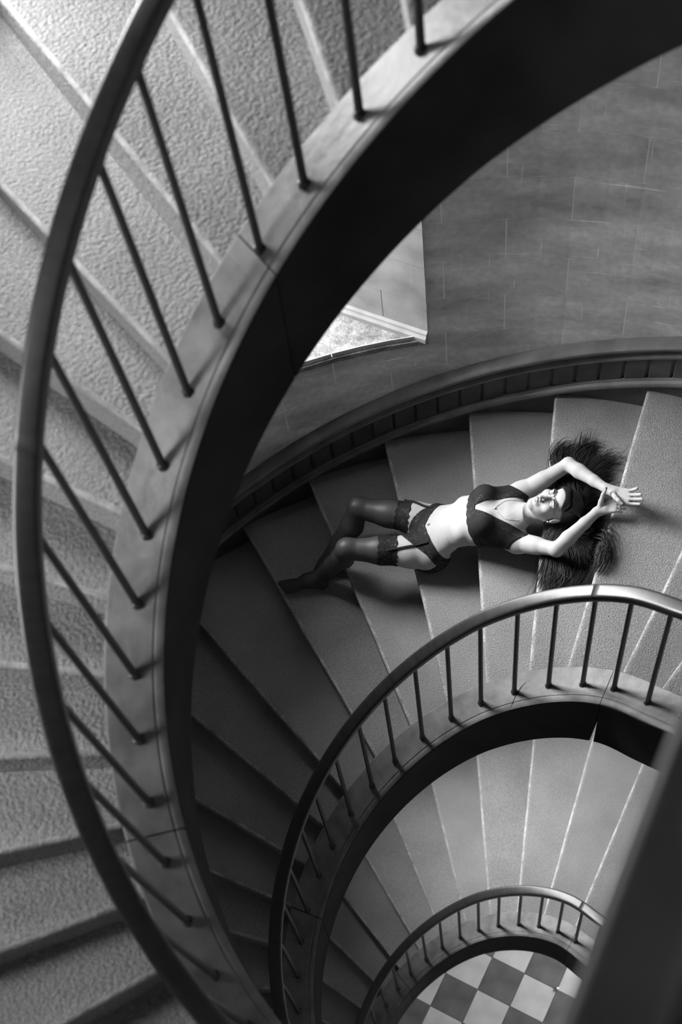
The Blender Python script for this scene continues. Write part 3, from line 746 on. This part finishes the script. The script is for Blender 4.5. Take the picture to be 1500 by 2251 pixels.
def garment(name, mat, lo, hi, region, thick=.0022, parent=None, inner=.006):
    """a shell that follows the body surface, kept where region(x, y, z) < 0"""
    sl, P = BODY.sub(lo, hi)
    D = BODY.D[sl]; rg = region(*P)
    d = np.maximum(np.maximum(D-thick, -(D+inner)), np.broadcast_to(rg, D.shape)).astype(np.float32)
    d = np.pad(d, 1, constant_values=.05)
    G = Field.__new__(Field); G.h = BODY.h; G.lo = BODY.lo+BODY.h*(np.array([s_.start for s_ in sl])-1)
    v, q = G.nets(d)
    return np_mesh(name, v, q, mat, parent or person)
def legt(hp, kn):
    g = kn-hp; L2 = g@g
    return lambda x, y, z: ((x-hp[0])*g[0]+(y-hp[1])*g[1]+(z-hp[2])*g[2])/L2
def stocking(hp, kn, an, other, t_top, t_band, label):
    tt = legt(hp, kn); oc = [other[0], other[1], other[2]]
    def near(x, y, z, chain):
        d = None
        for a, b in zip(chain[:-1], chain[1:]):
            g = b-a; t = np.clip(((x-a[0])*g[0]+(y-a[1])*g[1]+(z-a[2])*g[2])/(g@g), 0, 1)
            e = np.sqrt((x-a[0]-t*g[0])**2+(y-a[1]-t*g[1])**2+(z-a[2]-t*g[2])**2); d = e if d is None else np.minimum(d, e)
        return d
    mine = [hp, kn, an, an+unit(V3(-.22, 0, -.05))*.2]; oth = [oc[0], oc[1], oc[2], oc[2]+unit(V3(-.22, 0, -.05))*.2]
    L_ = np.linalg.norm(kn-hp)
    def wave(x, y, z): return .008*np.sin((y*np.cos(.4)+z)*150)
    def reg(x, y, z): return np.maximum((t_band-tt(x, y, z))*L_, np.minimum((near(x, y, z, mine)-near(x, y, z, oth)), .03))
    s_ = garment('stocking', M_NYLON, LO, V3(.05, 2.42, 6.12), reg, .0018)
    s_['label'] = label
    def regb(x, y, z): return np.maximum(np.maximum((t_top-tt(x, y, z))*L_+wave(x, y, z)*.5, (tt(x, y, z)-t_band-.03)*L_+wave(x, y, z)*.5), np.minimum(near(x, y, z, mine)-near(x, y, z, oth), .03))
    b = garment('lace_band', M_LACE, LO, V3(.05, 2.42, 6.12), regb, .0035, s_)
    return s_
stocking(HIPR, KNR, ANR, (HIPL, KNL, ANL), .30, .46, 'sheer black stocking on the raised leg nearer the wall')
stocking(HIPL, KNL, ANL, (HIPR, KNR, ANR), .40, .60, 'sheer black stocking on the leg nearer the railing')

# bra: cups, wide lace straps and a scalloped under-band
TLO, THI = T(.2, 0, 0)-.3, T(.4, 0, 0)+.3
def scal(w): return .006*np.abs(np.sin(w*70))
def bra_region(x, y, z):
    t, w, f = torso_coords(x, y, z); aw = np.abs(w)
    band = np.maximum(.306-scal(w)-t, t-.35)
    vneck = (.008+np.maximum(t-.345, 0)*.42)-aw                     # open V at the front
    outer = aw-(.195-np.maximum(t-.43, 0)*.60)
    cup = np.maximum(np.maximum(.33-t, t-.565), np.maximum(np.maximum(vneck*.9, outer*.85), -(f+.035)))
    return np.minimum(band, cup)
bra = garment('bra', M_BLACKSATIN, TLO, THI, lambda x, y, z: np.maximum(bra_region(x, y, z), np.maximum(.334-torso_coords(x, y, z)[0], (lambda t, w, f: (.016+np.maximum(t-.335, 0)*.50+.022)-np.abs(w))(*torso_coords(x, y, z)))), .0040)
def bra_lace(x, y, z):
    t, w, f = torso_coords(x, y, z); aw = np.abs(w)
    inner = np.minimum(t-.338, aw-(.016+np.maximum(t-.335, 0)*.50+.026))
    return np.maximum(bra_region(x, y, z), inner)
garment('lace_trim', M_LACE, TLO, THI, bra_lace, .0046, bra)
# garter belt and briefs
PLO, PHI = T(0, 0, 0)-.3, T(.1, 0, 0)+.25
def belt(x, y, z):
    t, w, f = torso_coords(x, y, z); aw = np.abs(w)
    top = .045+aw*.36; low = top-.075+aw*.10
    return np.maximum(t-top-.3*scal(w), low-t)
gb = garment('garter_belt', M_LACE, PLO, PHI, belt, .0042)
def briefs(x, y, z):
    t, w, f = torso_coords(x, y, z); aw = np.abs(w)
    leg = np.where(f > -.02, (-.115+aw*1.05)-t, (-.16+aw*.5)-t)
    return np.maximum(np.maximum(t-(.0+aw*.30), leg*.7), -.16-t)
garment('briefs', M_LACE, PLO, PHI, briefs, .0036)

def np_tube(paths, radii, sides=6, flat=1.0, up=None):
    """tubes along several polylines, merged: paths list of (n,3), radii list of (n,)"""
    V, Q, off = [], [], 0
    ang = np.arange(sides)*2*np.pi/sides
    for p, r in zip(paths, radii):
        p = np.asarray(p, float); n = len(p); t = np.gradient(p, axis=0); t /= np.linalg.norm(t, axis=1)[:, None]+1e-12
        ref = np.array([0, 0, 1.0]) if up is None else up
        a = np.cross(t, ref); a /= np.linalg.norm(a, axis=1)[:, None]+1e-9; b = np.cross(a, t)
        ring = p[:, None, :]+(a[:, None, :]*np.cos(ang)[None, :, None]+b[:, None, :]*np.sin(ang)[None, :, None]*flat)*np.asarray(r)[:, None, None]
        V.append(ring.reshape(-1, 3))
        i = np.arange(n-1)[:, None]*sides; j = np.arange(sides)[None, :]; k = (j+1) % sides
        Q.append(np.stack([i+j, i+k, i+sides+k, i+sides+j], -1).reshape(-1, 4)+off)
        off += n*sides
    return np.concatenate(V), np.concatenate(Q)
def bez(P, n=14):
    """smooth polyline through points (Catmull-Rom)"""
    P = np.asarray(P, float); P = np.vstack([2*P[0]-P[1], P, 2*P[-1]-P[-2]]); out = []
    m = len(P)-3
    for s_ in np.linspace(0, m-1e-6, n):
        i = int(s_); t = s_-i; a, b, c, d = P[i:i+4]
        out.append(.5*((2*b)+(-a+c)*t+(2*a-5*b+4*c-d)*t*t+(-a+3*b-3*c+d)*t**3))
    return np.array(out)
def on_skin(p, off):
    """push a point along the field gradient until it lies off metres above the skin"""
    p = np.array(p, float)
    for _ in range(12):
        i = (p-BODY.lo)/BODY.h; j = np.clip(np.floor(i).astype(int), 1, BODY.n-3)
        D = BODY.D; g = np.array([D[j[0]+1, j[1], j[2]]-D[j[0]-1, j[1], j[2]], D[j[0], j[1]+1, j[2]]-D[j[0], j[1]-1, j[2]], D[j[0], j[1], j[2]+1]-D[j[0], j[1], j[2]-1]], float)/(2*BODY.h)
        fr = i-j; d = float(D[tuple(j)])+g@(fr*BODY.h); n_ = np.linalg.norm(g)+1e-9
        if n_ < .2: break
        p = p-g/n_*(d-off)*.8
    return p
def from_front(p, off, d=None):
    """the point where a ray coming down on the face from p meets the skin"""
    d = -HN if d is None else d; p = np.array(p, float)-d*.03
    for _ in range(400):
        j = np.round((p-BODY.lo)/BODY.h).astype(int)
        if BODY.D[tuple(j)] < .0008: break
        p = p+d*.0004
    return p-d*off
# garter straps
for hp, kn, tt, w0, dirn in ((HIPR, KNR, .30, .135, TLAT*.75+TN*.7), (HIPL, KNL, .40, -.095, TN*.9-TLAT*.45)):
    g = kn-hp
    a = on_skin(T(.055, w0, .09), .005); e = on_skin(hp+g*tt+unit(dirn)*.085, .006)
    path = bez([on_skin(a+(e-a)*k+TN*.01, .006) for k in (0, .25, .5, .75, 1)], 18)
    v, q = np_tube([path], [np.full(len(path), .0062)], 6, .35, TN)
    st_ = np_mesh('garter_strap', v, q, M_BLACKSATIN, person)
    for c in (path[0], path[-1]):
        d = unit(path[-1]-path[0]); v, q = np_tube([np.array([c-d*.010, c-d*.008, c+d*.008, c+d*.010])], [np.array([.002, .0085, .0085, .002])], 8, .45, TN); np_mesh('clip', v, q, M_BLACKSATIN, st_)
# face details
for s_ in (1, -1):
    p = np.array([from_front(q_, .0006) for q_ in bez([H(.024, .013*s_, .08), H(.0295, .025*s_, .08), H(.0295, .037*s_, .08), H(.0215, .049*s_, .07)], 16)])
    v, q = np_tube([p], [np.interp(np.linspace(0, 1, 16), [0, .3, 1], [.0028, .0032, .0010])], 6, .5, HN); np_mesh('eyebrow', v, q, M_BROW, person)
    p = np.array([from_front(q_, .0002) for q_ in bez([H(.0055, .019*s_, .08), H(.0005, .026*s_, .08), H(-.0005, .034*s_, .08), H(.004, .046*s_, .07)], 16)])
    v, q = np_tube([p], [np.interp(np.linspace(0, 1, 16), [0, .6, 1], [.0010, .0019, .0013])], 6, .6, HN); np_mesh('eyelashes', v, q, M_BROW, person)
def lip_region(x, y, z):
    px, py, pz = x-HC[0], y-HC[1], z-HC[2]
    u = (px*HU[0]+py*HU[1]+pz*HU[2])/HS; l = (px*HL[0]+py*HL[1]+pz*HL[2])/HS; n_ = (px*HN[0]+py*HN[1]+pz*HN[2])/HS
    return np.maximum((np.sqrt(((u+.0583)/.0098)**2+(l/.0225)**2)-1)*.009, .075-n_)
garment('lips', M_LIPS, H(-.058, 0, .085)-.04, H(-.058, 0, .085)+.04, lip_region, .0007)
# nails, jewellery
for p, d in [(R_THUMB[3], R_THUMB[3]-R_THUMB[2]), (L_THUMB[3], L_THUMB[3]-L_THUMB[2])]:
    d = unit(d); up = unit(RAYC-d*(RAYC@d)); c = p+up*.0035
    v, q = np_tube([np.array([c-d*.004, c+d*.003, c+d*.010])], [np.array([.0045, .0048, .0025])], 8, .5, up); np_mesh('fingernail', v, q, M_NAIL, person)
nk = [on_skin(H(-.10, .05, -.04), .001), on_skin(T(.50, -.055, .05), .0015), on_skin(T(.465, -.03, .07), .0015), on_skin(T(.445, 0, .08), .0015), on_skin(T(.465, .03, .07), .0015), on_skin(T(.50, .055, .05), .0015), on_skin(H(-.10, -.05, -.04), .001)]
path = np.array([on_skin(p, .0012) for p in bez(nk, 40)])
v, q = np_tube([path], [np.full(40, .0008)], 5); nko = np_mesh('necklace', v, q, M_CHROME, person)
pc = on_skin(T(.440, 0, .08), .003); v, q = np_tube([np.array([pc-TA*.006, pc-TA*.003, pc+TA*.003, pc+TA*.006])], [np.array([.001, .0055, .0055, .001])], 8, .5, TN); np_mesh('pendant', v, q, M_CHROME, nko)
pc = H(-.034, .078, .004); v, q = np_tube([np.array([pc-HU*.007, pc-HU*.003, pc+HU*.003, pc+HU*.007])], [np.array([.001, .0055, .005, .001])], 8, .7, HN); np_mesh('earring', v, q, M_CHROME, person)
d = unit(L_TIP[2]-L_ROOT[2]); pc = L_ROOT[2]+d*.016+V3(0, 0, .004); v, q = np_tube([np.array([pc-d*.002, pc+d*.002])], [np.array([.0098, .0098])], 12); np_mesh('ring', v, q, M_CHROME, person)

# hair: a cap on the skull and several hundred fine locks fanned out over the steps
rng = np.random.default_rng(5)
def tread_z(x, y):
    ph = math.degrees(math.atan2(y, x)); r = math.hypot(x, y); best = None
    for pin, sk in M_NOSINGS:
        pn = pin+sk*(r-1.2)/1.585
        if ph <= pn: best = ZM+hz(pin)-.035 if best is None or pin < best[1] else best[0]; best = (best, pin)
    return best[0] if best else ZM+hz(ph)
def hair_cap(x, y, z):
    px, py, pz = x-HC[0], y-HC[1], z-HC[2]
    u = (px*HU[0]+py*HU[1]+pz*HU[2])/HS; l = (px*HL[0]+py*HL[1]+pz*HL[2])/HS; n_ = (px*HN[0]+py*HN[1]+pz*HN[2])/HS
    f1 = .080-8.0*l*l-u; f2 = n_-.004+.25*np.maximum(u, 0)                            # below the hairline, in front of the ears
    k = .03; hh = np.maximum(k-np.abs(f1-f2), 0)/k; face = np.minimum(f1, f2)-hh*hh*k*.25
    ear = .033-np.sqrt(((u+.004)/1.0)**2+((np.abs(l)-.080)/1.0)**2+((n_-.002)/.85)**2)
    return np.maximum(np.maximum(np.maximum(face, -.06-u), ear), np.sqrt((u-.02)**2+l**2+n_**2)-.125)
hc = garment('hair', M_HAIR, H(.02, 0, 0)-.17, H(.02, 0, 0)+.17, hair_cap, .007)
def lock(guide, n, spread, width, name_seed, z0=.006, zr=.03, nn=16):
    P, Rr = [], []
    for k in range(n):
        u = rng.random(); sd = rng.normal(0, 1, 3)*spread; pts = []
        for i, g in enumerate(guide):
            g = np.array(g, float); f = i/(len(guide)-1)
            o = g+np.array([sd[0], sd[1], 0])*(.5+.9*f)+rng.normal(0, .006, 3)*f
            if len(g) == 3 and i > 0:
                zt = tread_z(o[0], o[1])+z0+zr*u*(1-.5*f)
                o[2] = max(zt, g[2]) if i < 2 else zt
            pts.append(o)
        cut = .75+.25*rng.random(); p = bez(pts, nn); m = max(6, int(nn*cut)); p = p[:m]
        P.append(p); Rr.append(width*(.6+.8*rng.random())*np.interp(np.linspace(0, 1, m), [0, .2, .8, 1], [.8, 1, .8, .15]))
    return P, Rr
def G_(x, y, dz=.0): return (x, y, tread_z(x, y)+dz)
R0 = [H(.09, -.03, -.03), H(.06, -.05, -.05), H(.11, 0, -.03), H(.07, .05, -.05), H(.02, .07, -.05), H(.10, .03, -.04)]
guides = [   # root, then points on the steps
    (R0[0], (.70, 2.06, 6.27), (.70, 2.19, 0), (.715, 2.28, 0), (.77, 2.32, 0), (.82, 2.28, 0)),
    (R0[0], (.74, 2.06, 6.27), (.78, 2.20, 0), (.83, 2.27, 0), (.90, 2.28, 0), (.95, 2.24, 0)),
    (R0[0], (.76, 2.04, 6.27), (.84, 2.14, 0), (.92, 2.19, 0), (.98, 2.20, 0), (1.0, 2.13, 0)),
    (R0[2], (.78, 2.02, 6.27), (.86, 2.09, 0), (.92, 2.12, 0), (.97, 2.11, 0)),
    (R0[0], (.73, 2.08, 6.27), (.80, 2.22, 0), (.85, 2.30, 0), (.88, 2.37, 0)),
    (R0[2], (.76, 1.97, 6.27), (.83, 1.97, 0), (.86, 1.93, 0)),
    (R0[5], (.74, 1.93, 6.27), (.81, 1.90, 0), (.84, 1.85, 0)),
    (R0[5], (.72, 1.89, 6.27), (.78, 1.81, 0), (.80, 1.72, 0), (.78, 1.65, 0)),
    (R0[3], (.68, 1.85, 6.27), (.73, 1.75, 0), (.73, 1.64, 0), (.68, 1.57, 0), (.62, 1.55, 0)),
    (R0[3], (.65, 1.84, 6.27), (.68, 1.73, 0), (.67, 1.62, 0), (.60, 1.58, 0), (.55, 1.56, 0)),
    (R0[4], (.61, 1.82, 6.26), (.60, 1.70, 0), (.58, 1.62, 0), (.52, 1.58, 0), (.47, 1.57, 0)),
    (R0[4], (.58, 1.82, 6.25), (.55, 1.71, 0), (.52, 1.63, 0), (.50, 1.58, 0), (.48, 1.545, 0)),
    (R0[3], (.70, 1.83, 6.27), (.77, 1.74, 0), (.78, 1.63, 0), (.72, 1.56, 0), (.66, 1.53, 0)),
]
AP, AR = [], []
for gi, g in enumerate(guides):
    for n_, sp, wd in ((75 if gi < 5 else 150, .022, .0021), (60, .034, .0009)):
        p, r = lock(g, n_, sp, wd, 0); AP += p; AR += r
for k in range(420):                      # locks combed back from the hairline round the skull
    l0 = rng.uniform(-.066, .066); lift = rng.uniform(.007, .012)
    pts = []
    for u, n_ in ((.086-.5*max(abs(l0)-.02, 0), .062-.35*max(abs(l0)-.02, 0)), (.105, .035), (.118, .0), (.115, -.04), (.09, -.085), (.05, -.10)):
        f = .8+.35*(n_ < .04); p_ = H(u+.0*l0, l0*f+rng.normal(0, .003), n_)
        pts.append(on_skin(p_, lift+.003) if n_ > -.03 else p_)
    AP.append(bez(pts, 14)); AR.append(.0022*np.interp(np.linspace(0, 1, 14), [0, .15, .8, 1], [.9, 1, 1, .4]))
v, q = np_tube(AP, AR, 4, .6)
ho = np_mesh('locks', v, q, M_HAIR, hc); ho['kind'] = 'stuff'
